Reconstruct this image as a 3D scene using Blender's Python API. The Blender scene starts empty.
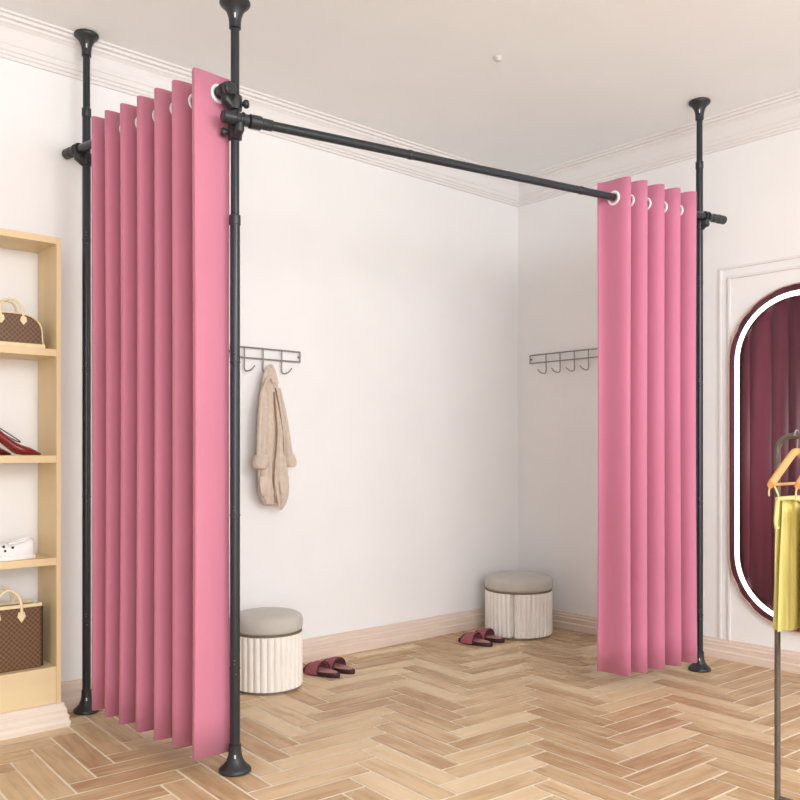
import bpy, bmesh, math, random
from mathutils import Vector, Matrix
random.seed(7)
C = bpy.context.scene.collection
PI = math.pi

# ------------------------------------------------------------------ camera geometry (used to lay the room out)
F = 856.0; HY = 452.0; EYE = 1.15
UL = (0.748, 0.6636); UR = (-0.6636, 0.748)
def room(cx, d):                       # camera side/depth -> room X, Y
    return (cx*UL[0]+d*UL[1], cx*UR[0]+d*UR[1])
def flo(px, py):
    d = F*EYE/(py-HY); return room((px-400)/F*d, d)
def at_depth(px, py, d):
    x, y = room((px-400)/F*d, d); return Vector((x, y, EYE-(py-HY)/F*d))
WY = 3.867; WX = 4.516; H = 3.0
def backwall(px, py, off=0.0):
    r = (px-400)/F; dy = r*UR[0]+UR[1]; d = (WY-off)/dy
    return at_depth(px, py, d)
def rightwall(px, py, off=0.0):
    r = (px-400)/F; dx = r*UL[0]+UL[1]; d = (WX-off)/dx
    return at_depth(px, py, d)

# ------------------------------------------------------------------ materials
def lin(c):
    return tuple(((v/255)/12.92 if v/255 <= .04045 else ((v/255+.055)/1.055)**2.4) for v in c)
def mat(name, rgb, rough=.6, metal=0, spec=.5, noise=0.0, nscale=30, bump=0.0, bscale=200, sheen=0, coat=0, emit=None, es=0, stretch=(1,1,1)):
    m = bpy.data.materials.new(name); m.use_nodes = True
    nt = m.node_tree; b = nt.nodes['Principled BSDF']
    c = lin(rgb)
    b.inputs['Base Color'].default_value = (*c, 1)
    b.inputs['Roughness'].default_value = rough; b.inputs['Metallic'].default_value = metal
    b.inputs['Specular IOR Level'].default_value = spec
    b.inputs['Sheen Weight'].default_value = sheen; b.inputs['Coat Weight'].default_value = coat
    if emit:
        b.inputs['Emission Color'].default_value = (*lin(emit), 1); b.inputs['Emission Strength'].default_value = es
    if noise or bump:
        tc = nt.nodes.new('ShaderNodeTexCoord'); mp = nt.nodes.new('ShaderNodeMapping')
        mp.inputs['Scale'].default_value = stretch
        nt.links.new(tc.outputs['Object'], mp.inputs['Vector'])
    if noise:
        n = nt.nodes.new('ShaderNodeTexNoise'); n.inputs['Scale'].default_value = nscale; n.inputs['Detail'].default_value = 4
        nt.links.new(mp.outputs[0], n.inputs['Vector'])
        r = nt.nodes.new('ShaderNodeValToRGB')
        r.color_ramp.elements[0].position = .3; r.color_ramp.elements[1].position = .7
        r.color_ramp.elements[0].color = (*[v*(1-noise) for v in c], 1)
        r.color_ramp.elements[1].color = (*[min(1, v*(1+noise)) for v in c], 1)
        nt.links.new(n.outputs['Fac'], r.inputs[0]); nt.links.new(r.outputs[0], b.inputs['Base Color'])
    if bump:
        n2 = nt.nodes.new('ShaderNodeTexNoise'); n2.inputs['Scale'].default_value = bscale
        nt.links.new(mp.outputs[0], n2.inputs['Vector'])
        bp = nt.nodes.new('ShaderNodeBump'); bp.inputs['Strength'].default_value = bump; bp.inputs['Distance'].default_value = .002
        nt.links.new(n2.outputs['Fac'], bp.inputs['Height']); nt.links.new(bp.outputs[0], b.inputs['Normal'])
    return m
M = {}
M['wall'] = mat('wall_paint', (242,241,241), .85, noise=.015, nscale=3, bump=.05, bscale=150)
M['ceil'] = mat('ceiling_paint', (246,248,249), .9, noise=.01, nscale=3)
M['trim'] = mat('trim_paint', (233,230,229), .6)
M['basewood'] = mat('baseboard_wood', (226,206,192), .6, noise=.07, nscale=6, stretch=(.6,.6,14))
M['plinthwood'] = mat('plinth_wood', (236,222,208), .6, noise=.06, nscale=6, stretch=(.6,.6,14))
M['grout'] = mat('floor_grout', (252,238,216), .8, noise=.05, nscale=10)
M['pole'] = mat('pole_metal', (48,53,58), .28, metal=.35, spec=.5, noise=.06, nscale=60)
M['plastic'] = mat('black_plastic', (38,41,45), .38, noise=.05, nscale=50)
M['joint'] = mat('joint_metal', (95,100,104), .35, metal=.7, noise=.05, nscale=80)
M['pink'] = mat('pink_curtain', (200,122,145), .75, sheen=.15, noise=.035, nscale=9, stretch=(1,1,.25), bump=.15, bscale=500)
M['pinkr'] = mat('pink_curtain_cooler', (200,119,148), .75, sheen=.15, noise=.035, nscale=9, stretch=(1,1,.25), bump=.15, bscale=500)
M['chrome'] = mat('grommet_metal', (246,246,248), .25, metal=.15, noise=.02, nscale=60)
M['shelf'] = mat('shelf_wood', (228,203,158), .5, noise=.05, nscale=5, stretch=(1.5,1.5,.3), bump=.05)
M['drawer'] = mat('drawer_wood', (232,210,166), .5, noise=.04, nscale=5, stretch=(.4,2,2))
M['cream'] = mat('cream_leather', (236,218,176), .5, noise=.05, nscale=40)
M['dkbrown'] = mat('dark_brown_leather', (52,36,26), .5, noise=.1, nscale=60)
M['redlea'] = mat('red_patent_leather', (128,30,34), .22, coat=.5, noise=.15, nscale=40)
M['white'] = mat('white_leather', (246,246,246), .45, noise=.02, nscale=40)
M['black'] = mat('black_holes', (40,40,42), .7, noise=.1, nscale=40)
M['rail'] = mat('rail_metal', (140,134,130), .45, metal=.2, noise=.06, nscale=90)
M['linen'] = mat('beige_linen', (208,192,176), .9, noise=.07, nscale=40, bump=.4, bscale=260)
M['linen_dk'] = mat('linen_gap_shade', (150,122,98), .9, noise=.08, nscale=40)  # darker linen colour that paints the shade in the jacket's gaps
M['flute'] = mat('stool_lacquer', (240,235,228), .55, noise=.03, nscale=14)
M['cushion'] = mat('stool_velvet', (192,187,178), .85, sheen=.2, noise=.03, nscale=18, bump=.2, bscale=400)
M['band'] = mat('stool_band', (120,106,88), .5, noise=.05, nscale=30)
M['slip_sole'] = mat('slipper_sole', (54,18,26), .6, noise=.1, nscale=70)
M['slip_in'] = mat('slipper_insole', (176,128,124), .7, noise=.08, nscale=70)
M['slip_up'] = mat('slipper_strap', (152,82,92), .7, noise=.18, nscale=120, bump=.4, bscale=400)
M['led'] = mat('mirror_light', (255,255,255), .5, emit=(255,254,250), es=1.6, noise=.01, nscale=5)
M['mframe'] = mat('mirror_rim', (205,172,160), .4, metal=.1, noise=.03, nscale=20)
M['rack'] = mat('rack_metal', (112,105,98), .35, metal=.6, noise=.08, nscale=60)
M['hanger'] = mat('hanger_wood', (216,160,100), .5, noise=.1, nscale=12, stretch=(3,3,1))
M['yellow'] = mat('yellow_satin', (222,208,128), .42, sheen=.1, noise=.06, nscale=12, stretch=(2,2,.5))
M['strap'] = mat('yellow_strap', (226,214,150), .6, noise=.05, nscale=40)
M['tab'] = mat('glossy_tab', (235,236,238), .25, noise=.01, nscale=20)
M['sensor'] = mat('ceiling_fitting', (205,198,195), .5, noise=.03, nscale=20)

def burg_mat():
    m = mat('burgundy_reflection', (98,32,52), .45, sheen=.1, coat=.0)
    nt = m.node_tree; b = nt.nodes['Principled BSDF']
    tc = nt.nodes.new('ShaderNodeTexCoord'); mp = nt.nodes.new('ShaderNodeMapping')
    mp.inputs['Scale'].default_value = (0, 7, .15)  # stretched noise paints lit and dark folds into the mirror reflection
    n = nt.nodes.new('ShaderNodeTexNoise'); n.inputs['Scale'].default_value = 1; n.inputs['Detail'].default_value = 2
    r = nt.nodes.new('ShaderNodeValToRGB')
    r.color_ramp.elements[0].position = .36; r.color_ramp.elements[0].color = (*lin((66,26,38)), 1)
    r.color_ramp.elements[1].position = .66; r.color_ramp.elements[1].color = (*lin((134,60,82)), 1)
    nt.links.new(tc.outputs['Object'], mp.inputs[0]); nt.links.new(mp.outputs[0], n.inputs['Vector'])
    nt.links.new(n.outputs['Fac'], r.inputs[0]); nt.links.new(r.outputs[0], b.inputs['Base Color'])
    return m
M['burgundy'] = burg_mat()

def lattice_mat(name, base, line, sc):          # diagonal quilted lattice
    m = mat(name, base, .5)
    nt = m.node_tree; b = nt.nodes['Principled BSDF']
    tc = nt.nodes.new('ShaderNodeTexCoord'); sp = nt.nodes.new('ShaderNodeSeparateXYZ')
    nt.links.new(tc.outputs['Object'], sp.inputs[0])
    def node(op, a, c=None):
        n = nt.nodes.new('ShaderNodeMath'); n.operation = op
        for i, v in enumerate((a, c)):
            if v is None: continue
            if isinstance(v, (int, float)): n.inputs[i].default_value = v
            else: nt.links.new(v, n.inputs[i])
        return n.outputs[0]
    x = node('MULTIPLY', sp.outputs[0], sc); z = node('MULTIPLY', sp.outputs[2], sc)
    a = node('ABSOLUTE', node('SINE', node('ADD', x, z))); c = node('ABSOLUTE', node('SINE', node('SUBTRACT', x, z)))
    mn = node('MINIMUM', a, c)
    n = nt.nodes.new('ShaderNodeTexNoise'); n.inputs['Scale'].default_value = 90
    nt.links.new(tc.outputs['Object'], n.inputs['Vector'])
    mx2 = node('MULTIPLY', n.outputs['Fac'], .5); sm = node('ADD', mn, mx2)
    r = nt.nodes.new('ShaderNodeValToRGB')
    r.color_ramp.elements[0].position = .25; r.color_ramp.elements[0].color = (*lin(line), 1)
    r.color_ramp.elements[1].position = .75; r.color_ramp.elements[1].color = (*lin(base), 1)
    nt.links.new(sm, r.inputs[0]); nt.links.new(r.outputs[0], b.inputs['Base Color'])
    return m
M['bag'] = lattice_mat('brown_lattice_canvas', (92,64,40), (134,98,66), 150)

def plank_mat():
    m = bpy.data.materials.new('oak_planks'); m.use_nodes = True
    nt = m.node_tree; b = nt.nodes['Principled BSDF']; b.inputs['Roughness'].default_value = .5
    at = nt.nodes.new('ShaderNodeAttribute'); at.attribute_name = 'tone'
    uv = nt.nodes.new('ShaderNodeUVMap'); uv.uv_map = 'UVMap'
    mp = nt.nodes.new('ShaderNodeMapping'); mp.inputs['Scale'].default_value = (3.5, 45, 1)
    n = nt.nodes.new('ShaderNodeTexNoise'); n.inputs['Scale'].default_value = 1; n.inputs['Detail'].default_value = 5; n.inputs['Distortion'].default_value = .6
    nt.links.new(uv.outputs[0], mp.inputs[0]); nt.links.new(mp.outputs[0], n.inputs['Vector'])
    mp2 = nt.nodes.new('ShaderNodeMapping'); mp2.inputs['Scale'].default_value = (5, 14, 1)
    n2 = nt.nodes.new('ShaderNodeTexNoise'); n2.inputs['Scale'].default_value = 1; n2.inputs['Detail'].default_value = 3
    nt.links.new(uv.outputs[0], mp2.inputs[0]); nt.links.new(mp2.outputs[0], n2.inputs['Vector'])
    a1 = nt.nodes.new('ShaderNodeMath'); a1.operation = 'MULTIPLY_ADD'; a1.inputs[1].default_value = .55
    nt.links.new(n.outputs['Fac'], a1.inputs[0])
    s = nt.nodes.new('ShaderNodeMath'); s.operation = 'MULTIPLY'; s.inputs[1].default_value = .45
    nt.links.new(n2.outputs['Fac'], s.inputs[0]); nt.links.new(s.outputs[0], a1.inputs[2])
    a2 = nt.nodes.new('ShaderNodeMath'); a2.operation = 'ADD'
    sub = nt.nodes.new('ShaderNodeMath'); sub.operation = 'MULTIPLY_ADD'; sub.inputs[1].default_value = .42; sub.inputs[2].default_value = -.21
    sepc = nt.nodes.new('ShaderNodeSeparateColor'); nt.links.new(at.outputs['Color'], sepc.inputs[0])
    nt.links.new(sepc.outputs[0], sub.inputs[0])
    nt.links.new(a1.outputs[0], a2.inputs[0]); nt.links.new(sub.outputs[0], a2.inputs[1])
    r = nt.nodes.new('ShaderNodeValToRGB'); e = r.color_ramp.elements
    e[0].position = .22; e[0].color = (*lin((178,142,104)), 1)
    e[1].position = .8; e[1].color = (*lin((229,206,171)), 1)
    k = e.new(.5); k.color = (*lin((215,187,148)), 1)
    nt.links.new(a2.outputs[0], r.inputs[0]); nt.links.new(r.outputs[0], b.inputs['Base Color'])
    return m
M['plank'] = plank_mat()

# ------------------------------------------------------------------ mesh helpers
def obj(name, bm, m, parent=None, smooth=False, bevel=0):
    me = bpy.data.meshes.new(name)
    bmesh.ops.recalc_face_normals(bm, faces=bm.faces)
    bm.to_mesh(me); bm.free()
    if isinstance(m, (list, tuple)):
        for k in m: me.materials.append(k)
    else: me.materials.append(m)
    if smooth:
        for p in me.polygons: p.use_smooth = True
    o = bpy.data.objects.new(name, me); C.objects.link(o)
    if smooth:
        try:
            me.set_sharp_from_angle(angle=math.radians(38))
        except Exception: pass
    if parent: o.parent = parent
    if bevel:
        b = o.modifiers.new('bevel', 'BEVEL'); b.width = bevel; b.segments = 2; b.limit_method = 'ANGLE'
    return o
def tag(o, label, cat, group=None):
    o['label'] = label; o['category'] = cat
    if group: o['group'] = group
    return o
def thing(name, label, cat, loc=(0,0,0), rz=0, group=None):
    o = bpy.data.objects.new(name, None); C.objects.link(o); o.empty_display_size = .05
    o.location = loc; o.rotation_euler = (0,0,rz); return tag(o, label, cat, group)
def struct(name, bm, m, smooth=False):
    o = obj(name, bm, m, smooth=smooth); o['kind'] = 'structure'; return o
def dup(root, loc, rz, label):
    r = root.copy(); C.objects.link(r); r.location = loc; r.rotation_euler = (0,0,rz); r['label'] = label
    for ch in list(root.children):
        c = ch.copy(); C.objects.link(c); c.parent = r
        for g in ch.children:
            d = g.copy(); C.objects.link(d); d.parent = c
    return r
def box(bm, x0, x1, y0, y1, z0, z1):
    v = [bm.verts.new((x, y, z)) for x in (x0, x1) for y in (y0, y1) for z in (z0, z1)]
    for f in ((0,1,3,2),(4,6,7,5),(0,4,5,1),(2,3,7,6),(0,2,6,4),(1,5,7,3)): bm.faces.new([v[i] for i in f])
    return v
def rings(bm, rs, cap=True, closed=False):
    vs = [[bm.verts.new(p) for p in r] for r in rs]
    n = len(vs[0]); k = len(vs)
    for i in range(k if closed else k-1):
        a, b = vs[i], vs[(i+1) % k]
        for j in range(n): bm.faces.new((a[j], a[(j+1) % n], b[(j+1) % n], b[j]))
    if cap and not closed:
        bm.faces.new(vs[0]); bm.faces.new(vs[-1])
    return vs
def lathe(bm, prof, c=(0,0,0), n=32, axis=None):
    rs = []
    R = Vector((0,0,1)).rotation_difference(Vector(axis).normalized()).to_matrix() if axis is not None else Matrix.Identity(3)
    for r, z in prof:
        rs.append([Vector(c)+R@Vector((r*math.cos(2*PI*k/n), r*math.sin(2*PI*k/n), z)) for k in range(n)])
    return rings(bm, rs)
def tube(bm, pts, r, n=12, closed=False):
    pts = [Vector(p) for p in pts]; rs = []
    k = len(pts); up = None
    for i, p in enumerate(pts):
        if closed: t = (pts[(i+1) % k]-pts[i-1]).normalized()
        else: t = (pts[min(i+1, k-1)]-pts[max(i-1, 0)]).normalized()
        if up is None: up = t.orthogonal().normalized()
        up = (up-t*up.dot(t)).normalized(); bi = t.cross(up)
        rr = r[i] if isinstance(r, (list, tuple)) else r
        rs.append([p+rr*(math.cos(2*PI*j/n)*up+math.sin(2*PI*j/n)*bi) for j in range(n)])
    return rings(bm, rs, cap=not closed, closed=closed)
def torus(bm, c, normal, R, r, n=28, m=10, squash=1.0):
    q = Vector((0,0,1)).rotation_difference(Vector(normal).normalized()).to_matrix(); rs = []
    for i in range(n):
        a = 2*PI*i/n
        rs.append([Vector(c)+q@Vector(((R+r*math.cos(2*PI*j/m))*math.cos(a), (R+r*math.cos(2*PI*j/m))*math.sin(a), r*squash*math.sin(2*PI*j/m))) for j in range(m)])
    rings(bm, rs, closed=True)
def smooth_path(pts, sub=8):
    pts = [Vector(p) for p in pts]; out = []
    P = [pts[0]*2-pts[1]]+pts+[pts[-1]*2-pts[-2]]
    for i in range(1, len(P)-2):
        for k in range(sub):
            t = k/sub; a, b, c, d = P[i-1], P[i], P[i+1], P[i+2]
            out.append(.5*((2*b)+(c-a)*t+(2*a-5*b+4*c-d)*t*t+(3*b-a-3*c+d)*t**3))
    out.append(pts[-1]); return out
def interp(rows, sub=6):
    v = [Vector(r) if len(r) <= 4 else r for r in rows]; out = []
    P = [rows[0]]+list(rows)+[rows[-1]]
    for i in range(1, len(P)-2):
        for k in range(sub):
            t = k/sub
            out.append([.5*((2*b)+(c-a)*t+(2*a-5*b+4*c-d)*t*t+(3*b-a-3*c+d)*t**3) for a, b, c, d in zip(P[i-1], P[i], P[i+1], P[i+2])])
    out.append(list(rows[-1])); return out
def loft(bm, rows, A=(1,0,0), B=(0,1,0), n=32, folds=0, fa=0.0, sub=5, ph=0.0, pw=2.0, fx=.25):
    """rows: (z, centre along A, half width, centre along B, half depth)"""
    A = Vector(A); B = Vector(B); rs = []
    rr = interp(rows, sub)
    for i, (z, ca, wa, cb, db) in enumerate(rr):
        ring = []
        for j in range(n):
            t = 2*PI*j/n; c, s = math.cos(t), math.sin(t)
            ex = 2/pw; cc = math.copysign(abs(c)**ex, c); ss = math.copysign(abs(s)**ex, s)
            k = 1+fa*math.sin(folds*t+ph+i*.06)+fa*.5*math.sin((folds*1.7)//1*t+2*ph)
            ring.append(A*(ca+wa*cc*(1+(k-1)*fx))+B*(cb+db*ss*k)+Vector((0,0,z)))
        rs.append(ring)
    rings(bm, rs)
def prism(bm, outline, axis, t0, t1):
    """outline: list of (a, z); extruded along axis 'x' or 'y' from t0 to t1"""
    mk = (lambda a, z, t: (t, a, z)) if axis == 'x' else (lambda a, z, t: (a, t, z))
    rings(bm, [[mk(a, z, t) for a, z in outline] for t in (t0, t1)])

# ------------------------------------------------------------------ the room
X0, Y0 = -2.6, -3.2
bm = bmesh.new()
col = bm.loops.layers.color.new('tone'); uvl = bm.loops.layers.uv.new('UVMap')
def quad(pts, mi, tone=(0,0,0,1), uvs=None):
    f = bm.faces.new([bm.verts.new(p) for p in pts]); f.material_index = mi
    for i, l in enumerate(f.loops):
        l[col] = tone
        if uvs: l[uvl].uv = uvs[i]
quad([(X0,Y0,-.002),(WX+.1,Y0,-.002),(WX+.1,WY+.1,-.002),(X0,WY+.1,-.002)], 0)
W = .100; N = 4.5; g = .0047
th = math.radians(-3.2); o0 = flo(304, 716)
cu, su = math.cos(th), math.sin(th)
def PL(u, v):
    v2 = v-W; return (o0[0]+u*cu-v2*su, o0[1]+u*su+v2*cu, 0.0)
def clipq(u0, v0, u1, v1, along):
    c = PL((u0+u1)/2, (v0+v1)/2)
    if not (X0 < c[0] < WX+.25 and Y0 < c[1] < WY+.25): return
    pts = [PL(u0+g, v0+g), PL(u1-g, v0+g), PL(u1-g, v1-g), PL(u0+g, v1-g)]
    if any(p[0] > WX+.09 or p[1] > WY+.09 for p in pts):
        pts = [(min(p[0], WX+.09), min(p[1], WY+.09), 0) for p in pts]
    t = random.random(); L = u1-u0 if along else v1-v0
    ox, oy = random.random()*50, random.random()*50
    q = [(ox,oy),(ox+L,oy),(ox+L,oy+W),(ox,oy+W)] if along else [(ox,oy),(ox,oy+W),(ox+L,oy+W),(ox+L,oy)]
    quad(pts, 1, (t,t,t,1), q)
for m_ in range(-10, 11):
    for k in range(-75, 75):
        a, b_ = (k+N*m_)*W, (k-N*m_)*W
        clipq(a, b_, a+N*W, b_+W, True)
        clipq(a, b_+W, a+W, b_+W+N*W, False)
struct('floor', bm, [M['grout'], M['plank']])

bm = bmesh.new(); box(bm, X0, WX+.1, Y0, WY+.1, H, H+.1); struct('ceiling', bm, M['ceil'])
bm = bmesh.new(); box(bm, X0, WX+.1, WY, WY+.1, -.05, H); struct('wall_back', bm, M['wall'])
bm = bmesh.new(); box(bm, WX, WX+.1, Y0, WY, -.05, H); struct('wall_right', bm, M['wall'])
bm = bmesh.new(); box(bm, X0-.1, X0, Y0, WY+.1, -.05, H); struct('wall_left', bm, M['wall'])
# cornices (profile: distance from wall, height)
cp = [(0,2.835),(.010,2.835),(.012,2.848),(.018,2.85),(.020,2.862),(.026,2.866),(.03,2.886),(.034,2.89),(.038,2.905),
      (.040,2.93),(.046,2.95),(.058,2.962),(.064,2.965),(.066,2.975),(.082,2.978),(.084,2.99),(.098,2.992),(.10,3.0),(0,3.0)]
bm = bmesh.new()
rings(bm, [[(t, WY-d, z) for d, z in cp] for t in (X0, WX)]); struct('trim_1', bm, M['trim'])
bm = bmesh.new()
rings(bm, [[(WX-d, t, z) for d, z in cp] for t in (Y0, WY)]); struct('trim_2', bm, M['trim'])
bp = [(0,0),(.026,0),(.026,.045),(.020,.052),(.020,.082),(.015,.088),(.014,.104),(.009,.108),(.008,.12),(0,.122)]
bm = bmesh.new(); rings(bm, [[(t, WY-d, z) for d, z in bp] for t in (X0, WX)]); struct('baseboard_back', bm, M['basewood'])
bm = bmesh.new(); rings(bm, [[(WX-d, t, z*.9) for d, z in bp] for t in (Y0, WY)]); struct('baseboard_right', bm, M['basewood'])
# panel moulding round the mirror: narrow beads running up from the baseboard and across
MYc = 1.945
bm = bmesh.new()
for hw, zt, t in ((.452, 2.175, .010), (.398, 2.12, .012)):
    w = .012
    o = [(MYc-hw,.108),(MYc-hw,zt),(MYc+hw,zt),(MYc+hw,.108),(MYc+hw-w,.108),(MYc+hw-w,zt-w),(MYc-hw+w,zt-w),(MYc-hw+w,.108)]
    vs = [[bm.verts.new((x, y, z)) for y, z in o] for x in (WX-t, WX+.002)]
    for q in ((0,1,6,7),(1,2,5,6),(2,3,4,5)):
        for V in vs: bm.faces.new([V[i] for i in q])
    for i in range(8): bm.faces.new((vs[0][i], vs[0][(i+1) % 8], vs[1][(i+1) % 8], vs[1][i]))
    struct('trim_3' if hw > .42 else 'trim_4', bm, M['trim']); bm = bmesh.new()
bm.free()

# ------------------------------------------------------------------ small ceiling fitting
c = at_depth(498, 57, F*(H-EYE)/(HY-57)); 
bm = bmesh.new(); lathe(bm, [(.001,-.022),(.012,-.02),(.018,-.012),(.02,-.004),(.02,0)], (c.x, c.y, H), 20)
tag(obj('ceiling_sensor', bm, M['sensor'], smooth=True), 'tiny round grey fitting alone on the ceiling', 'sensor')

# ------------------------------------------------------------------ support poles
PF = room(*(lambda d: ((235-400)/F*d, d))(F*EYE/(771.5-HY)))
PB = room(*(lambda d: ((86.5-400)/F*d, d))(3.79))
PR = room(*(lambda d: ((699.5-400)/F*d, d))(4.515))
def pole(P, top, jpx, dep, label, zthin, fs=1.0, zb=()):
    t = thing('support_pole', label, 'pole', (P[0], P[1], 0), 0, 'black poles of the curtain frame')
    bm = bmesh.new(); lathe(bm, [(.018,.06),(.018,zthin)], n=24); obj('lower_tube', bm, M['pole'], t, True)
    bm = bmesh.new(); lathe(bm, [(.0155,zthin-.02),(.0155,top-.08)], n=24); obj('upper_tube', bm, M['pole'], t, True)
    bm = bmesh.new(); lathe(bm, [(.0195,zthin-.03),(.0202,zthin-.028),(.0202,zthin+.004),(.017,zthin+.008)], n=24)
    obj('collar', bm, M['plastic'], t, True)
    f = [(.001,0),(.054,0),(.058,.004),(.058,.011),(.054,.017),(.042,.026),(.032,.04),(.025,.058),(.0225,.078),(.0225,.098),(.018,.1)]
    bm = bmesh.new(); lathe(bm, [(r*fs, z) for r, z in f], n=36); ft = obj('foot', bm, M['plastic'], t, True)
    bm = bmesh.new(); lathe(bm, [(r*.95*fs, -z+top) for r, z in f], n=36); pd = obj('ceiling_pad', bm, M['plastic'], t, True)
    # white reflective tab seen on each flare
    dr = Vector((-P[0], -P[1], 0)).normalized(); sd = dr.cross(Vector((0,0,1)))
    for par, zc in ((ft, .058), (pd, top-.06)):
        bm = bmesh.new(); cc = dr*(.0245*fs)+Vector((0,0,zc)); R = Matrix((sd, dr, Vector((0,0,1)))).transposed()
        v = box(bm, -.0025, .0025, -.004, .0018, -.009, .009)
        for q in v: q.co = cc+R@q.co
        o = obj('tab', bm, M['tab'], par, False, .001); o['label'] = 'small light tab on the flare'
    for py in jpx:
        z = EYE-(py-HY)/F*dep
        if z > zthin or z < .15: continue
        bm = bmesh.new(); lathe(bm, [(.0182,z-.003),(.0192,z-.002),(.0192,z+.002),(.0182,z+.003)], n=24)
        j = obj('joint_ring', bm, M['plastic'], t, True)
        for dz in (.018, -.018, .03):
            bm = bmesh.new()
            cc = dr*.0178+sd*(.002 if dz > 0 else -.003)+Vector((0,0,z+dz))
            bmesh.ops.create_uvsphere(bm, u_segments=10, v_segments=6, radius=.0032, matrix=Matrix.Translation(cc))
            obj('snap_button', bm, M['joint'], j, True)
    return t
dF, dB, dR = F*EYE/(771.5-HY), 3.79, 4.515
topF = EYE+(HY-1.5)/F*dF
pf = pole(PF, topF, (362,515,668), dF, 'tallest looking black pole in front, where both curtain rods meet', EYE+(HY-217)/F*dF)
pb = pole(PB, H, (240,370,497,620), dB, 'black pole by the wall beside the wooden shelf unit', EYE+(HY-110)/F*dB, .95)
pr = pole(PR, H, (283,385,503,615), dR, 'black pole between the short curtain and the lit mirror', EYE+(HY-163)/F*dR, 1.0)

# ------------------------------------------------------------------ rods and their brackets
def rod(A, B, label, rr=.0175, caps=(True, True), sleeveA=0, mid=(.5,)):
    A, B = Vector(A), Vector(B); d = (B-A).normalized()
    t = thing('curtain_rod', label, 'rod', A)
    L = (B-A).length
    bm = bmesh.new(); tube(bm, [d*.01, d*(L-.01)], rr, 20); obj('tube', bm, M['pole'], t, True)
    for k, (p, s) in enumerate(((0, 1), (L, -1))):
        if caps[k]:
            bm = bmesh.new(); lathe(bm, [(.018,0),(.023,.004),(.023,.05),(.0195,.054),(.0195,.062),(.022,.064),(.022,.095),(.0175,.1)], d*p, 24, d*s)
            obj('end_cap', bm, M['plastic'], t, True)
    for m_ in mid:
        bm = bmesh.new(); lathe(bm, [(rr,0),(rr+.0015,.002),(rr+.0015,.02),(rr,.022)], d*L*m_, 20, d); obj('joint_ring', bm, M['plastic'], t, True)
    return t, d
vF, vB, vR = (Vector((p[0], p[1], 0)) for p in (PF, PB, PR))
e1 = (vB-vF).normalized(); e2 = (vR-vF).normalized()
n1 = Vector((-e1.y, e1.x, 0));  n1 = n1 if n1.x < 0 else -n1
n2 = Vector((-e2.y, e2.x, 0));  n2 = n2 if n2.y < 0 else -n2
z1a, z1b = 2.44, 2.478
z2a, z2b = 2.335, 2.383
L1 = (vB-vF).length; L2 = (vR-vF).length
def on1(s, off=0.0): return vF+e1*s+n1*(.040+off)+Vector((0,0,z1a+(z1b-z1a)*s/L1))
def on2(s, off=0.0): return vF+e2*s+n2*(.040+off)+Vector((0,0,z2a+(z2b-z2a)*s/L2))
ext = (WY-.006-vB.y)/e1.y
r1, d1 = rod(on1(-.035), on1(L1+min(ext,.16)), 'short black rod carrying the wide pink curtain back to the wall', caps=(True, True), mid=(.62,))
r2, d2 = rod(on2(-.065), on2(L2+.15), 'long black rod running from the front pole to the narrower curtain', caps=(True, True), mid=(.28,.62))
# thicker sleeve where the long rod leaves the front pole
bm = bmesh.new(); a0 = on2(-.065); lathe(bm, [(.0175,.10),(.025,.104),(.025,.145),(.0205,.15),(.0205,.19),(.0175,.194)], (0,0,0), 24, d2)
obj('sleeve', bm, M['plastic'], r2, True)
def bracket(par, P, z, n, e, knob_dir):
    bm = bmesh.new(); lathe(bm, [(.0185,z-.032),(.025,z-.03),(.0262,z-.012),(.0262,z+.012),(.025,z+.02),(.0185,z+.022)], n=24)
    # wedge arm from collar to saddle
    for s in (0,):
        pts = [n*.012+Vector((0,0,z-.022)), n*.04+Vector((0,0,z-.004)), n*.042+Vector((0,0,z+.016))]
        tube(bm, pts, [.017, .0185, .015], 14)
    b = obj('rod_bracket', bm, M['plastic'], par, True)
    bm = bmesh.new(); kd = knob_dir.normalized(); c0 = Vector((0,0,z-.008))
    lathe(bm, [(.006,.018),(.008,.03),(.0135,.032),(.0155,.036),(.0155,.044),(.012,.05),(.004,.051)], c0, 16, kd)
    obj('knob', bm, M['plastic'], b, True)
    # saddle ring round the rod
    q = n*.040+Vector((0,0,z+.03))
    for sg in (-1, 1):
        bm = bmesh.new(); torus(bm, q+e*.012*sg, e, .0215, .0055, 24, 8); obj('saddle', bm, M['plastic'], b, True)
camr = Vector((UL[0], UR[0]*1, 0))
camright = Vector((.748, -.6636, 0))
bracket(pf, PF, z1a-.03, n1, e1, camright)
bracket(pf, PF, z2a-.03, n2, e2, -camright*.6+n2*.2)
bracket(pb, PB, z1b-.03, n1, e1, camright*.2-e1)
bracket(pr, PR, z2b-.03, n2, e2, camright*.3+n2)

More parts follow.
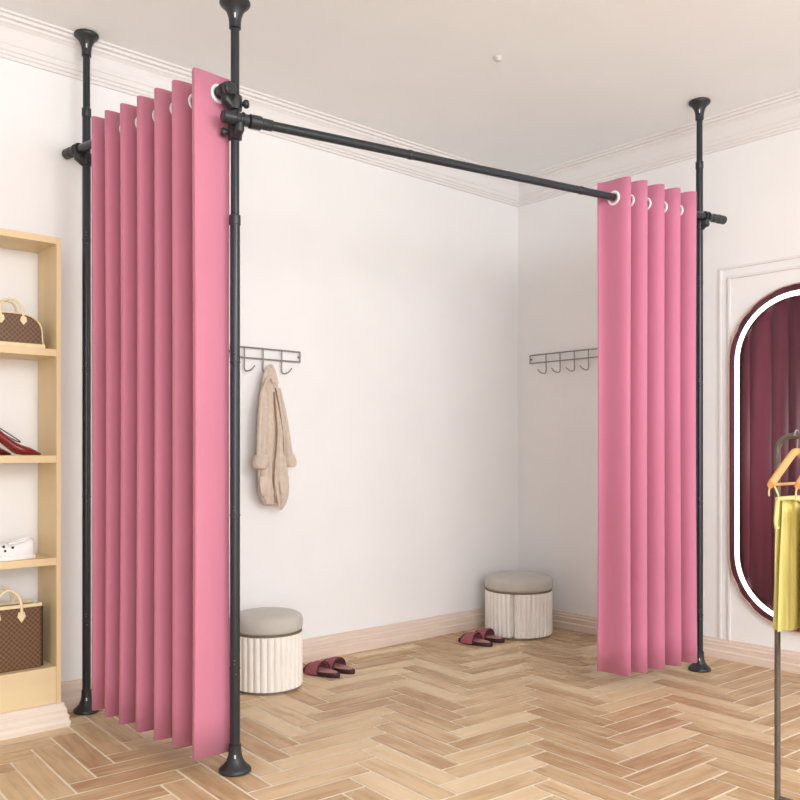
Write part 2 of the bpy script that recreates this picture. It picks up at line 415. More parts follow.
# ------------------------------------------------------------------ curtains
def curtain(on, ext_pts, zbot, ztop_add, label, m, zslope, wob=.004):
    """ext_pts: fold extremes (s along rod, lateral offset); cosine-blended between"""
    t = thing('curtain', label, 'curtain', (on(ext_pts[0][0]).x, on(ext_pts[0][0]).y, 0), 0)
    base = Vector(t.location)
    path = []; K = 12
    for i in range(len(ext_pts)-1):
        (s0, o0_), (s1, o1_) = ext_pts[i], ext_pts[i+1]
        for k in range(K):
            f = k/K; ff = .5-.5*math.cos(PI*f); lat = .62*ff+.38*f
            # lateral: cosine; along: slightly slower near the extremes so folds are rounded
            path.append((s0+(s1-s0)*(f+.10*math.sin(2*PI*f)), o0_+(o1_-o0_)*ff))
    path.append(ext_pts[-1])
    bm = bmesh.new(); NR = 16; grid = []
    for r in range(NR+1):
        f = r/NR; row = []
        for i, (s, o_) in enumerate(path):
            sc = 1-.05*math.sin(PI*f)+.02*(1-f)
            p = on(s, o_*sc+wob*math.sin(i*.31+f*2.1)*(1-f)); top = p.z+ztop_add
            zb_ = zbot+zslope*s
            row.append(bm.verts.new((p.x-base.x, p.y-base.y, zb_+(top-zb_)*f)))
        grid.append(row)
    for r in range(NR):
        for i in range(len(path)-1):
            bm.faces.new((grid[r][i], grid[r][i+1], grid[r+1][i+1], grid[r+1][i]))
    f_ = obj('fabric', bm, m, t, True)
    so = f_.modifiers.new('cloth_thickness', 'SOLIDIFY'); so.thickness = .005; so.offset = 0
    # top hem: stitched band slightly proud
    for i in range(len(ext_pts)-1):
        (s0, o0_), (s1, o1_) = ext_pts[i], ext_pts[i+1]
        if (o0_ > 0) == (o1_ > 0) and abs(o0_) > .001: continue
        # rod crossing
        a = o0_/(o0_-o1_); fx = math.acos(max(-1, min(1, 1-2*a)))/PI
        sx = s0+(s1-s0)*(fx+.10*math.sin(2*PI*fx))
        def pt(f): return on(s0+(s1-s0)*(f+.10*math.sin(2*PI*f)), o0_+(o1_-o0_)*(.5-.5*math.cos(PI*f)))
        tg = (pt(min(1, fx+.05))-pt(max(0, fx-.05))); tg.z = 0; nn = tg.cross(Vector((0,0,1))).normalized()
        c_ = on(sx); c_ = Vector((c_.x-base.x, c_.y-base.y, c_.z-.004))
        bm = bmesh.new(); torus(bm, c_, nn, .0285, .0078, 30, 10, .75)
        o = obj('grommet', bm, M['chrome'], t, True)
    return t
# wide curtain, seven folds
def px_of(p):
    return 400+F*(p.x*UL[0]+p.y*UR[0])/(p.x*UL[1]+p.y*UR[1])
def s1_at_px(px, off):
    lo, hi = -.2, L1+.2
    for _ in range(50):
        mid = (lo+hi)/2
        if px_of(on1(mid, off)) > px: lo = mid
        else: hi = mid
    return mid
AL = .082
ls = [s1_at_px(194.5, .098)]+[s1_at_px(x, AL) for x in (173.5, 156, 138.5, 121.5, 106, 92.5)]
pts = [(max(ls[0]-.05, .036), -.044), (ls[0], .098)]
for k in range(1, 7):
    P1 = ls[k]-ls[k-1]; pts += [(ls[k]-P1*.3, -.06), (ls[k], AL)]
pts += [(ls[-1]+.06, -.03)]
curtain(on1, pts, .062, .060, 'wide pink grommet curtain with seven deep folds beside the shelves', M['pink'], .034)
# narrower curtain, five folds; right-hand (nearer) extremes are +offset of n2
S0 = None
def s_at_px(px, off=0.0, lo=.2, hi=L2+.2):
    def f(s):
        p = on2(s, off); cx = p.x*UL[0]+p.y*UR[0]; d = p.x*UL[1]+p.y*UR[1]; return 400+F*cx/d
    for _ in range(50):
        mid = (lo+hi)/2
        if f(mid) < px: lo = mid
        else: hi = mid
    return mid
ex = [s_at_px(x, .075) for x in (630.5, 647, 664, 680, 695.5)]
pts = [(s_at_px(597.5, -.075), -.075)]
for k, sx in enumerate(ex):
    pts.append((sx, .075))
    if k < 4: pts.append((sx+(ex[k+1]-sx)*.22, -.065))
pts.append((ex[-1]+.045, .0))
curtain(on2, pts, .088, .084, 'narrower pink grommet curtain with five folds by the right pole', M['pinkr'], 0)

# ------------------------------------------------------------------ shelf unit
BX1 = flo(62, 723)[0]-.016; BX0 = BX1-1.0; YF = WY-.232; YB = WY-.006
t = thing('shelf_unit', 'light wood open shelf unit standing against the wall at far left', 'shelf', (0,0,0))
pw = .019
dSh = 3.63
def zy(py, d=dSh): return EYE-(py-HY)/F*d
zt = zy(240); z1 = zy(350.5); z2 = zy(455.5); z3 = zy(556.5); z4 = zy(664)
bm = bmesh.new(); box(bm, BX1-pw, BX1, YF, YB, .10, zt); obj('side_panel', bm, M['shelf'], t, False, .001)
bm = bmesh.new(); box(bm, BX0, BX0+pw, YF, YB, .10, zt); obj('side_panel', bm, M['shelf'], t, False, .001)
bm = bmesh.new(); box(bm, BX0+pw, BX1-pw, YF, YB, zt-.028, zt); obj('top_panel', bm, M['shelf'], t, False, .001)
for z in (z1, z2, z3):
    bm = bmesh.new(); box(bm, BX0+pw, BX1-pw, YF+.004, YB, z-.030, z); obj('shelf_board', bm, M['shelf'], t, False, .001)
bm = bmesh.new(); box(bm, BX0+pw, BX1-pw, YF+.004, YB, .10, z4); obj('base_box', bm, M['drawer'], t, False, .002)
# moulded plinth (profile flares towards the floor, cut square at its right end)
pp = [(0,0),(.030,0),(.032,.02),(.026,.032),(.027,.046),(.019,.058),(.020,.072),(.012,.083),(.010,.098),(0,.10)]
bm = bmesh.new()
rs = []
ou = [(-(WY-.03-YF), 0)]
for xx, k in ((BX0, 0), (BX1, 1)):
    rs.append([(xx+(d*.9 if k else 0), YF-d, z) for d, z in pp]+[(xx, YB, .10), (xx+(.0 if k else 0), YB, 0)])
rings(bm, rs); obj('plinth', bm, M['plinthwood'], t)

# ---- arched handbag
def px_shelf(px, yoff):            # X on the plane Y = YF + yoff
    r = (px-400)/F; d = (YF+yoff)/(r*UR[0]+UR[1]); return (r*d)*UL[0]+d*UL[1], d
bx, bd = px_shelf(11, .07); xr, _ = px_shelf(42.5, .07); hw = xr-bx
yb = YF+.10
t = thing('handbag', 'small arched brown lattice handbag with cream base on the top shelf', 'bag', (bx, yb, z1))
zz = EYE-(313-HY)/F*bd-z1
def arch(hw_, h, n=18, z0=0.0, pwr=2.9):
    o = [(hw_*1.0, z0)]
    for k in range(n+1):
        a = PI*k/n; c_, s_ = math.cos(a), math.sin(a)
        o.append((hw_*.96*math.copysign(abs(c_)**(2/pwr), c_), z0+.02+(h-z0-.02)*abs(s_)**.62))
    o.append((-hw_, z0)); return o
bm = bmesh.new(); prism(bm, arch(hw, zz, z0=.018), 'y', -.045, .045); obj('body', bm, M['bag'], t, True, .006)
bm = bmesh.new(); box(bm, -hw-.006, hw+.006, -.05, .05, 0, .022); obj('base', bm, M['cream'], t, False, .004)['label'] = 'cream leather base'
bm = bmesh.new(); pa = [(a, -.045, z) for a, z in arch(hw, zz, z0=.018)]; tube(bm, pa, .003, 6); obj('piping', bm, M['cream'], t, True); bm = bmesh.new()
pa = [(a, .045, z) for a, z in arch(hw, zz, z0=.018)]; tube(bm, pa, .003, 6); obj('piping', bm, M['cream'], t, True)
hx = .044
for yy in (-.03, .03):
    bm = bmesh.new(); tube(bm, smooth_path([(-hx,yy-.017 if yy < 0 else yy+.017,zz-.02),(-hx*.98,yy*1.3,zz+.02),(-hx*.6,yy,zz+.05),(0,yy,zz+.058),(hx*.6,yy,zz+.05),(hx*.98,yy*1.3,zz+.02),(hx,yy-.017 if yy < 0 else yy+.017,zz-.02)], 5), .0048, 10)
    h = obj('handle', bm, M['cream'], t, True)
    for sx in (-1, 1):
        bm = bmesh.new(); y2 = yy*1.0-(.0185 if yy < 0 else -.0185)
        prism(bm, [(sx*hx-.010,zz-.012),(sx*hx+.010,zz-.012),(sx*hx+.014,zz-.03),(sx*hx,zz-.048),(sx*hx-.014,zz-.03)], 'y', y2-.002, y2+.002)
        obj('tab', bm, M['cream'], h, False, .001)
# ---- square tote
bx, bd = px_shelf(9, .04); xr, _ = px_shelf(41.5, .04); hw = xr-bx
bh = EYE-(609-HY)/F*bd-z4
t = thing('tote_bag', 'square brown lattice tote bag with cream handles on the lowest level', 'bag', (bx, YF+.095, z4))
bm = bmesh.new(); box(bm, -hw, hw, -.055, .055, 0, bh); obj('body', bm, M['bag'], t, False, .006)
bm = bmesh.new(); box(bm, hw, hw+.010, -.05, .05, .004, bh-.004); obj('gusset', bm, M['dkbrown'], t, False, .003)['label'] = 'dark brown side'
bm = bmesh.new(); box(bm, -hw-.002, hw+.002, -.058, -.046, bh-.002, bh+.012); obj('rim', bm, M['cream'], t, False, .002); bm = bmesh.new(); box(bm, -hw-.002, hw+.002, .046, .058, bh-.002, bh+.012); obj('rim', bm, M['cream'], t, False, .002)
hx = .048
for yy in (-.05, .05):
    so = -1 if yy < 0 else 1
    bm = bmesh.new(); tube(bm, smooth_path([(-hx,yy+so*.010,bh-.03),(-hx,yy+so*.008,bh+.01),(-hx*.75,yy,bh+.05),(0,yy,bh+.074),(hx*.75,yy,bh+.05),(hx,yy+so*.008,bh+.01),(hx,yy+so*.010,bh-.03)], 5), .006, 10)
    h = obj('handle', bm, M['cream'], t, True)
    for sx in (-1, 1):
        bm = bmesh.new(); y2 = yy+so*.008
        prism(bm, [(sx*hx-.012,bh-.018),(sx*hx+.012,bh-.018),(sx*hx+.016,bh-.038),(sx*hx,bh-.062),(sx*hx-.016,bh-.038)], 'y', y2-.003, y2+.003)
        obj('tab', bm, M['cream'], h, False, .001)
# ---- high heels
tx, td = px_shelf(40, .07)
t = thing('high_heel', 'dark red pointed high heel nearer the front edge of its shelf', 'shoe', (tx-.21, YF+.065, z2), 0, 'red heels on the middle shelf')
def shoe_rings(bm, rows, n=20):
    rs = []
    for x, w, zb, ztp, pwz in rows:
        ring = []
        for j in range(n):
            a = 2*PI*j/n; c_, s_ = math.cos(a), math.sin(a)
            ring.append((x, w*c_, (zb+ztp)/2+(ztp-zb)/2*math.copysign(abs(s_)**pwz, s_)))
        rs.append(ring)
    rings(bm, rs)
bm = bmesh.new()
shoe_rings(bm, interp([(-.03,.020,.105,.150,1),(-.015,.028,.092,.152,1),(.02,.032,.075,.128,1),(.06,.033,.045,.095,1),(.10,.036,.012,.062,1),(.13,.039,.003,.046,1),(.16,.037,.002,.036,1),(.185,.026,.002,.024,1),(.205,.010,.002,.013,1),(.212,.002,.004,.008,1)], 3))
obj('upper', bm, M['redlea'], t, True)
bm = bmesh.new(); tube(bm, smooth_path([(-.012,0,.10),(-.010,0,.06),(-.016,0,.02),(-.018,0,0.001)], 4), [.018]*1+[.016]*4+[.011]*4+[.007]*3+[.006], 14); obj('heel', bm, M['redlea'], t, True)
bm = bmesh.new(); tube(bm, smooth_path([(-.01,.0,.146),(.03,.026,.118),(.08,.03,.085),(.115,.022,.063),(.128,0,.056),(.115,-.022,.063),(.08,-.03,.085),(.03,-.026,.118),(-.01,-.0,.146)], 4), .0025, 6)
obj('topline', bm, M['slip_sole'], t, True)
dup(t, (tx-.30, YF+.145, z2), .06, 'dark red pointed high heel further back on its shelf')
# ---- white perforated slip-on shoe
wx, wd = px_shelf(34.5, .06)
t = thing('slip_on_shoe', 'white perforated slip-on shoe on the lowest shelf board', 'shoe', (wx, YF+.075, z3))
bm = bmesh.new()
shoe_rings(bm, interp([(0,.012,.012,.078,.7),(-.012,.030,.006,.085,.6),(-.05,.038,.004,.070,.6),(-.09,.040,.004,.062,.6),(-.12,.042,.004,.070,.7),(-.16,.045,.004,.075,.8),(-.21,.045,.004,.060,.8),(-.25,.036,.004,.045,.8),(-.275,.012,.006,.025,.8)], 3), 28)
obj('upper', bm, M['white'], t, True)
bm = bmesh.new(); o = []
for k in range(32):
    a = 2*PI*k/32; o.append((-.137+.146*math.cos(a), .048*math.copysign(abs(math.sin(a))**.8, math.sin(a))))
rings(bm, [[(x, y, z) for x, y in o] for z in (0, .016)]); obj('sole', bm, M['white'], t, False, .003)
bm = bmesh.new(); pa = [(-.055+.042*math.cos(2*PI*k/24), .026*math.sin(2*PI*k/24), .074+.009*math.cos(2*PI*k/24)) for k in range(24)]
tube(bm, pa, .004, 8, True); obj('collar', bm, M['white'], t, True)
for k, (x, z) in enumerate([(-.095,.052),(-.13,.058),(-.125,.04),(-.16,.05),(-.155,.063),(-.19,.052),(-.185,.036),(-.22,.042),(-.15,.032)]):
    bm = bmesh.new()
    bmesh.ops.create_uvsphere(bm, u_segments=8, v_segments=6, radius=.0055, matrix=Matrix.Translation((x, -.0415, z)) @ Matrix.Diagonal((1,.6,1,1)))
    obj('vent_hole', bm, M['black'], t, True)

# ------------------------------------------------------------------ hook rails
def hook_rail(pts_fn, xs, x_end0, x_end1, ytop, ybot, yhook, tip, label, nrm, lateral):
    p0 = pts_fn(x_end0, ytop); 
    t = thing('hook_rail', label, 'rail', (0,0,0))
    r = .0042; off = nrm*0; offw = nrm*.018
    tl = pts_fn(x_end0, ytop)+off; tr = pts_fn(x_end1, ytop)+off; zb = pts_fn(xs[0], ybot).z; ztp = pts_fn(xs[0], ytop).z
    for q in (tl, tr): q.z = ztp
    bl, br = tl.copy(), tr.copy(); bl.z = br.z = zb
    bm = bmesh.new()
    for seq in ((tl, tr), (bl, br), (tl, bl), (tr, br)): tube(bm, seq, r, 8)
    for q in (tl, tr):
        tube(bm, (Vector((q.x,q.y,(zb+ztp)/2)), Vector((q.x,q.y,(zb+ztp)/2))-offw), .006, 10)
    obj('frame', bm, M['rail'], t, True)
    for x in xs:
        b = pts_fn(x, yhook)+off; zh = pts_fn(xs[0], yhook).z
        bm = bmesh.new()
        P_ = [Vector((b.x,b.y,ztp)), Vector((b.x,b.y,zb)), Vector((b.x,b.y,zh+.012)), b*1+nrm*.012+lateral*.008, b+nrm*.03+lateral*.024, b+nrm*.042+lateral*.036]
        P_[3].z = zh; P_[4].z = zh+.008; P_[5].z = zh+.028
        tube(bm, smooth_path(P_, 5), .0036, 8); obj('hook', bm, M['rail'], t, True)
    return t
hook_rail(lambda x, y: backwall(x, y, .018), (244.5, 263.2, 281.8), 231, 300, 347, 357.5, 371, 1, 'grey wire hook rail holding the beige jacket on the back wall', Vector((0,-1,0)), Vector((1,0,0)))
hook_rail(lambda x, y: rightwall(x, y, .018), (546, 560, 574.3, 588.5), 530, 603, 354, 362, 373.5, -1, 'empty grey wire hook rail in the shaded corner beside the narrower curtain', Vector((-1,0,0)), Vector((0,1,0)))

# ------------------------------------------------------------------ jacket
t = thing('jacket', 'beige linen jacket with rolled cuffs hanging from a wall hook', 'jacket', (0,0,0))
def jrow(py, xl, xr, cb, db):
    a = backwall(xl, py, cb); b = backwall(xr, py, cb); c_ = backwall((xl+xr)/2, py, cb)
    return (c_.z, (a.x+b.x)/2, (b.x-a.x)/2, WY-cb, db)
bm = bmesh.new()
loft(bm, [jrow(374,265,272,.045,.012), jrow(384,262,274,.05,.022), jrow(400,261,277,.05,.03), jrow(425,260,280,.055,.034), jrow(450,260,283,.055,.036), jrow(475,259,285,.055,.038), jrow(492,259,286,.05,.036), jrow(502,263,285,.05,.028), jrow(505,266,282,.05,.014)], n=56, folds=9, fa=.18)
obj('back', bm, M['linen'], t, True)
bm = bmesh.new()   # left front, wide
loft(bm, [jrow(368,267,272,.07,.010), jrow(380,264,274,.078,.018), jrow(400,260,275,.085,.02), jrow(430,259,276,.09,.022), jrow(455,259,274,.092,.024), jrow(478,258.5,273,.09,.026), jrow(492,260,276,.09,.022), jrow(504,265,277,.085,.010)], n=40, folds=6, fa=.24, ph=1)
obj('front_panel', bm, M['linen'], t, True)
bm = bmesh.new()   # right front, runs down to the point
loft(bm, [jrow(372,270,276,.075,.010), jrow(395,273.5,279,.085,.014), jrow(420,276,283,.09,.016), jrow(450,273,284,.095,.02), jrow(475,272,287,.1,.02), jrow(490,275,288,.1,.02), jrow(502,277.5,286,.098,.014), jrow(510,279.5,282,.095,.004)], n=36, folds=5, fa=.24, ph=2)
obj('front_panel', bm, M['linen'], t, True)
bm = bmesh.new()   # hood/neck loop over the hook
tube(bm, smooth_path([backwall(263,384,.075), backwall(266,372,.07), backwall(270,366,.055), backwall(273.5,370,.07), backwall(277,384,.08)], 6), [.010]*25, 10)
tube(bm, smooth_path([backwall(262.5,392,.09), backwall(266,381,.10), backwall(271,378,.10), backwall(275,388,.10)], 6), .007, 8)
obj('collar', bm, M['linen'], t, True)
bm = bmesh.new()  # dark strip standing in for the shade in the front opening
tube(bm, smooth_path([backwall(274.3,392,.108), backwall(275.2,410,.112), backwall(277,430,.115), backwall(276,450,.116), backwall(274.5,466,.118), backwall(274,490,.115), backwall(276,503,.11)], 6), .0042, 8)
obj('gap_shade', bm, M['linen_dk'], t, True)['label'] = 'dark strip put in as shade in the front opening'
bm = bmesh.new()  # dark strip standing in for the shade beside the right sleeve
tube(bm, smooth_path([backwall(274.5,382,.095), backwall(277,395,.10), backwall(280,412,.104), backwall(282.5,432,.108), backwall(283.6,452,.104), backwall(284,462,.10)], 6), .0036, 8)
obj('gap_shade', bm, M['linen_dk'], t, True)['label'] = 'dark strip put in as shade in the front opening'
for sgn, rws, cuff in ((0, [jrow(385,261.5,267,.07,.014), jrow(405,259,267,.105,.022), jrow(430,257.5,267,.115,.026), jrow(460,256.5,266,.12,.028)], [jrow(455.5,255.5,267,.12,.034), jrow(458,254.8,268,.12,.037), jrow(465,253.2,268,.12,.037), jrow(468.5,254.5,266,.12,.032)]),
                       (1, [jrow(388,275.5,280,.06,.014), jrow(410,279,285,.075,.020), jrow(435,282,289,.085,.024), jrow(458,284.5,292,.09,.026)], [jrow(454,284.5,293,.09,.030), jrow(457,284,294.2,.09,.034), jrow(463,284,296,.09,.034), jrow(467,286,294,.09,.028)])):
    bm = bmesh.new(); loft(bm, rws, n=24, folds=4, fa=.18, ph=sgn*2); s_ = obj('sleeve', bm, M['linen'], t, True)
    bm = bmesh.new(); loft(bm, cuff, n=24, folds=3, fa=.05); obj('cuff', bm, M['linen'], s_, True)
for xl, xr, off in ((259.5, 270.5, .118), (279.5, 288.5, .120)):
    bm = bmesh.new()
    loft(bm, [jrow(476.5,xl,xr,off-.004,.007), jrow(484,xl,xr,off,.009), jrow(492,xl+1,xr-.5,off,.007), jrow(496,xl+2.5,xr-3,off-.006,.003)], n=20, pw=3)
    p_ = obj('pocket', bm, M['linen'], t, True)

# ------------------------------------------------------------------ stools
def stool(cx, cy, R, hb, ht, nf, label, notch=None):
    t = thing('stool', label, 'stool', (cx, cy, 0), 0, None)
    n = nf*8
    def rad(k, base, amp):
        a = 2*PI*k/n; r = base-amp+amp*abs(math.sin(nf*a/2))**.5
        if notch is not None:
            d = abs((a-notch+PI) % (2*PI)-PI); r -= .045*math.exp(-(d/.05)**2)
        return r, a
    bm = bmesh.new(); rs = []
    for z, dr in ((.012, .010), (.014, .003), (.022, 0), (hb-.012, 0), (hb-.004, .002), (hb, .006)):
        rs.append([(lambda ra: ((ra[0]-dr)*math.cos(ra[1]), (ra[0]-dr)*math.sin(ra[1]), z))(rad(k, R,   .0125 if .014 < z < hb-.008 else .003)) for k in range(n)])
    rings(bm, rs); obj('base', bm, M['flute'], t, True)
    bm = bmesh.new(); lathe(bm, [(R-.02,0),(R-.012,0),(R-.012,.013),(R-.02,.013)], n=48); obj('plinth_ring', bm, M['band'], t, True)
    bm = bmesh.new(); lathe(bm, [(R-.02,hb),(R-.004,hb),(R-.004,hb+.009),(R-.02,hb+.009)], n=64); obj('seam_band', bm, M['band'], t, True)
    bm = bmesh.new(); h = ht-hb-.008; z0 = hb+.008
    lathe(bm, [(.0,z0),(R-.014,z0),(R-.004,z0+.006),(R+.001,z0+.018),(R+.001,z0+h*.55),(R-.006,z0+h*.75),(R-.022,z0+h*.88),(R-.05,z0+h*.95),(R*.5,z0+h*.99),(.001,z0+h)], n=72)
    obj('cushion', bm, M['cushion'], t, True)
    return t
p = room((267.5-400)/F*4.2, 4.2); stool(p[0], p[1], .172, .272, .372, 32, 'round fluted stool with grey cushion below the hanging jacket')
p = room((518.5-400)/F*5.42, 5.42); ang = math.atan2(-p[1], -p[0])
stool(p[0], p[1], .212, .28, .378, 40, 'round fluted stool with grey cushion in the far corner', notch=(ang-.18) % (2*PI))

# ------------------------------------------------------------------ slippers
def make_slipper(label, loc, rz):
    t = thing('slipper', label, 'slipper', loc, rz, None)
    L, Wd = .118, .043
    def outl(s, z):
        o = []
        for k in range(36):
            a = 2*PI*k/36; x = L*math.cos(a)*s; w = Wd*(1+.12*math.cos(a))*s
            o.append((x, w*math.copysign(abs(math.sin(a))**.85, math.sin(a)), z))
        return o
    bm = bmesh.new(); rings(bm, [outl(.97,0), outl(1,.004), outl(1,.018), outl(.96,.023)]); obj('sole', bm, M['slip_sole'], t, True)
    bm = bmesh.new(); rings(bm, [outl(.86,.0225), outl(.84,.0265)]); obj('insole', bm, M['slip_in'], t, True)
    bm = bmesh.new(); rs = []       # broad strap arched over the forefoot (toe at +x)
    for x, hgt, w in ((-.012,.068,.049), (.0,.072,.051), (.03,.068,.053), (.055,.058,.053), (.075,.048,.051)):
        outer = [(x, w*math.cos(PI*k/14), .008+(hgt-.008)*math.sin(PI*k/14)**.8) for k in range(15)]
        inner = [(x, (w-.005)*math.cos(PI*k/14), .008+(hgt-.014)*math.sin(PI*k/14)**.8) for k in range(14, -1, -1)]
        rs.append(outer+inner)
    rings(bm, rs); s = obj('strap', bm, M['slip_up'], t, True)
    for x, hgt, w in ((-.012,.068,.049), (.075,.048,.051)):
        bm = bmesh.new(); tube(bm, [(x, w*math.cos(PI*k/14), .008+(hgt-.008)*math.sin(PI*k/14)**.8) for k in range(15)], .004, 8)
        obj('trim_edge', bm, M['slip_sole'], s, True)
    return t
a = flo(308, 671); b = flo(336, 677); rz = math.atan2(a[1]-b[1], a[0]-b[0])
c1 = flo(321.5, 674.5); c2 = flo(337.5, 670.5)
s0 = make_slipper('dark red slipper nearer the stool under the jacket', (c1[0], c1[1], 0), rz+.05)
dup(s0, (c2[0], c2[1], 0), rz-.03, 'dark red slipper on the right of the pair near the jacket stool')
a = flo(462, 642); b = flo(489, 646.5); rz = math.atan2(a[1]-b[1], a[0]-b[0])
c1 = flo(475.5, 644); c2 = flo(488, 640)
dup(s0, (c1[0], c1[1], 0), rz, 'dark red slipper in front, of the pair by the corner stool')
dup(s0, (c2[0], c2[1], 0), rz-.05, 'dark red slipper tucked closest to the corner stool')

# ------------------------------------------------------------------ mirror with light ring
t = thing('mirror', 'tall rounded lit mirror with a modelled burgundy curtain reflection on the right wall', 'mirror', (WX, MYc, 1.12))
Rm = .388; zc1 = 2.03-Rm-1.12; zc0 = .21+Rm-1.12
def stad(inset, n=28):
    r = Rm-inset; o = [(r*math.cos(PI*k/n), zc1+r*math.sin(PI*k/n)) for k in range(n+1)]
    o += [(-r*math.cos(PI*k/n), zc0-r*math.sin(PI*k/n)) for k in range(n+1)]
    return o
def ringband(i0, i1, x0, x1):
    bm = bmesh.new(); A_, B_ = stad(i0), stad(i1); n = len(A_)
    rings(bm, [[(x, y, z) for y, z in S] for S, x in ((A_, x0), (A_, x1), (B_, x1), (B_, x0))], closed=True)
    return bm
obj('frame', ringband(0, .005, 0, -.026), M['mframe'], t, True)
obj('light_strip', ringband(.040, .067, -.022, -.029), M['led'], t, True)['label'] = 'glowing white light strip'
obj('light_strip_edge', ringband(.067, .070, -.018, -.030), M['dkbrown'], t, True)
# mirror reflection of curtains built as a pleated sheet clipped to the stadium, inset .004
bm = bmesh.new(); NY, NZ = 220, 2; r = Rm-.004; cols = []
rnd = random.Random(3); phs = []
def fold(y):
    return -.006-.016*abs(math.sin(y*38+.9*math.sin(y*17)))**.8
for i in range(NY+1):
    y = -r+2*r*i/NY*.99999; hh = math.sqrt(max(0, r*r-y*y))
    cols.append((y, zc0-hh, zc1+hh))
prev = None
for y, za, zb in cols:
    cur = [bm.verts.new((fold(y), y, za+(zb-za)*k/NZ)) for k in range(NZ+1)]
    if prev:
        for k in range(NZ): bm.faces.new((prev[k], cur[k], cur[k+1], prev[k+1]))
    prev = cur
o = obj('drape_reflection', bm, M['burgundy'], t, True)
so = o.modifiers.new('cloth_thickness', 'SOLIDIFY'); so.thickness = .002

# ------------------------------------------------------------------ clothes rack, hangers, dresses
dK = 2.6; K0 = room((777.5-400)/F*dK, dK); zr = EYE-(436-HY)/F*dK
t = thing('clothes_rack', 'grey metal clothes rail at the right edge of the picture', 'rack', (K0[0], K0[1], 0))
Ln = .95; rb = .045
path = [(0,0,.03),(0,0,zr-rb)]
for k in range(1, 9): a = PI/2*k/8; path.append((0, -rb*(1-math.cos(a)), zr-rb+rb*math.sin(a)))
for k in range(0, 9): a = PI/2*k/8; path.append((0, -Ln+rb-rb*math.sin(a), zr-rb+rb*math.cos(a)))
path += [(0,-Ln,.03)]
bm = bmesh.new(); tube(bm, path, .0088, 14); obj('rail_frame', bm, M['rack'], t, True)
for y in (0, -Ln):
    bm = bmesh.new(); tube(bm, [(-.2,y,.014),(.2,y,.014)], .011, 12); tube(bm, [(0,y,.014),(0,y,.05)], .011, 12); obj('foot_bar', bm, M['rack'], t, True)
bm = bmesh.new(); tube(bm, [(0,0,.10),(0,-Ln,.10)], .008, 12); obj('crossbar', bm, M['rack'], t, True)
def hanger(sy, label, half=.18):
    t = thing('clothes_hanger', label, 'hanger', (K0[0], K0[1]-sy, zr), 0, None)
    bm = bmesh.new(); hk = []
    for k in range(15):
        a = PI*(1.08-1.45*k/14); hk.append((.0135*math.cos(a), 0, .003+.0135*math.sin(a)))
    hk += [(.004,0,-.02),(0,0,-.045)]
    tube(bm, smooth_path(hk, 2), .0024, 8); obj('hook', bm, M['rail'], t, True)
    for s in (-1, 1):
        bm = bmesh.new(); tube(bm, smooth_path([(0,0,-.045),(s*.03,0,-.056),(s*half*.55,0,-.098),(s*half*.95,-.004,-.138),(s*half,-.005,-.143)], 5), [.0075,.010]+[.011]*14+[.0105]*3+[.009,.006], 12)
        obj('arm', bm, M['hanger'], t, True)
    bm = bmesh.new(); tube(bm, [(-half*.93,0,-.142),(half*.93,0,-.142)], .0042, 8); obj('bar', bm, M['hanger'], t, True)
    return t
hanger(.058, 'wooden hanger at the curved end of the rail')
hanger(.135, 'wooden hanger second along, cut off by the picture edge')
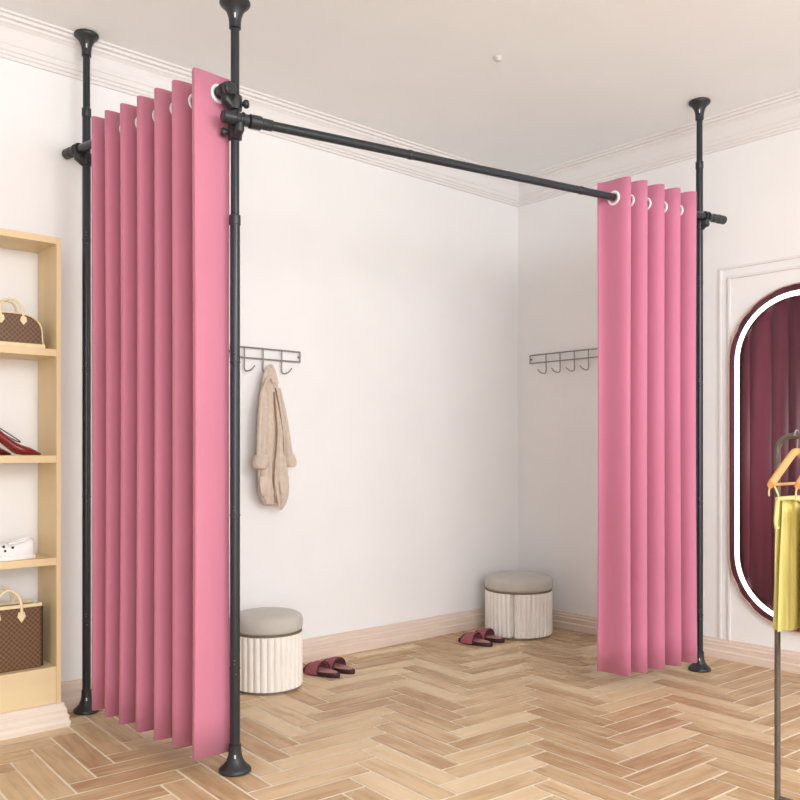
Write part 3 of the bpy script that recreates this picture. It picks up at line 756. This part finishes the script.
def dress(sy, zt_, zb_, label, half=.18, wl=.125, wr=.13):
    t = thing('dress', label, 'dress', (K0[0], K0[1]-sy, zr), 0, None)
    bm = bmesh.new()
    loft(bm, [(zt_,-.0,wl*.86,0,.020),(zt_-.03,0,wl*.84,0,.026),(zt_-.10,0,wl*.88,0,.029),(zt_-.2,.002,wl*.95,0,.031),(zb_+.05,.004,wl,0,.033),(zb_,.0,wl*.98,0,.032)], n=120, folds=9, fa=.2, fx=.5, ph=sy*20, sub=7)
    obj('body', bm, M['yellow'], t, True)
    for s, x0 in ((-1, -half*.9), (1, half*.8)):
        for q in (-.007, .007):
            bm = bmesh.new(); tube(bm, smooth_path([(x0, q*.2, -.134), (x0+.006, q*1.6, -.16), (x0*.86-.01+s*0, q*2, zt_+.005)], 5), .0026, 8)
            obj('strap', bm, M['strap'], t, True)
    bm = bmesh.new()
    tube(bm, smooth_path([(-.03-wl*.9, -.004, zt_-.004),(-.09,-.026,zt_-.002),(0,-.03,zt_-.014),(.09,-.024,zt_-.004)], 6), .0062, 8)
    obj('top_band', bm, M['strap'], t, True)
    bm = bmesh.new()
    tube(bm, smooth_path([(-.03-wl*.86,-.006,zt_-.004),(-.04-wl*.97,-.014,zt_-.03),(-.045-wl*1.02,-.016,zt_-.07),(-.04-wl*1.0,-.016,zt_-.085)], 6), [.006]*12+[.005]*5+[.007]*2, 8)
    obj('tie', bm, M['yellow'], t, True)
dress(.058, -.18, -.565, 'yellow satin dress with loose tie hanging beside the rail upright')
dress(.135, -.19, -.66, 'longer yellow dress mostly cut off at the right picture edge')

# ------------------------------------------------------------------ camera
cam = bpy.data.cameras.new('camera'); co = bpy.data.objects.new('camera', cam); C.objects.link(co)
cam.sensor_width = 36; cam.lens = 36*F/800; cam.shift_y = (HY-400)/800; cam.clip_start = .05
co.location = (0,0,EYE); yaw = math.atan2(UR[1], UL[1])
co.rotation_euler = (PI/2, 0, yaw-PI/2)
bpy.context.scene.camera = co

# ------------------------------------------------------------------ light
w = bpy.data.worlds.new('world'); bpy.context.scene.world = w; w.use_nodes = True
w.node_tree.nodes['Background'].inputs[0].default_value = (.96,.98,1,1)
w.node_tree.nodes['Background'].inputs[1].default_value = 1.5
def area(name, loc, target, size, power, colr=(1,1,1), sy=None):
    l = bpy.data.lights.new(name, 'AREA'); l.energy = power; l.size = size; l.color = colr
    if sy: l.shape = 'RECTANGLE'; l.size_y = sy
    o = bpy.data.objects.new(name, l); C.objects.link(o); o.location = loc
    o.rotation_euler = (Vector(target)-Vector(loc)).to_track_quat('-Z', 'Y').to_euler()
area('overhead_fill', (1.9, -1.2, 2.9), (2.4, 3.0, 1.0), 1.6, 70, (.97,.98,1))  # unseen area light added for brightness; no ceiling lamp hangs here
area('added_fill', (-.9, -2.9, 1.7), (2.2, 3.2, 1.5), 2.4, 66, (.96,.98,1))  # fill light added behind the camera to brighten the curtain folds
sc = bpy.context.scene
sc.view_settings.view_transform = 'Standard'; sc.view_settings.look = 'None'
sc.view_settings.exposure = .51; sc.view_settings.gamma = 1; sc.view_settings.use_curve_mapping = False
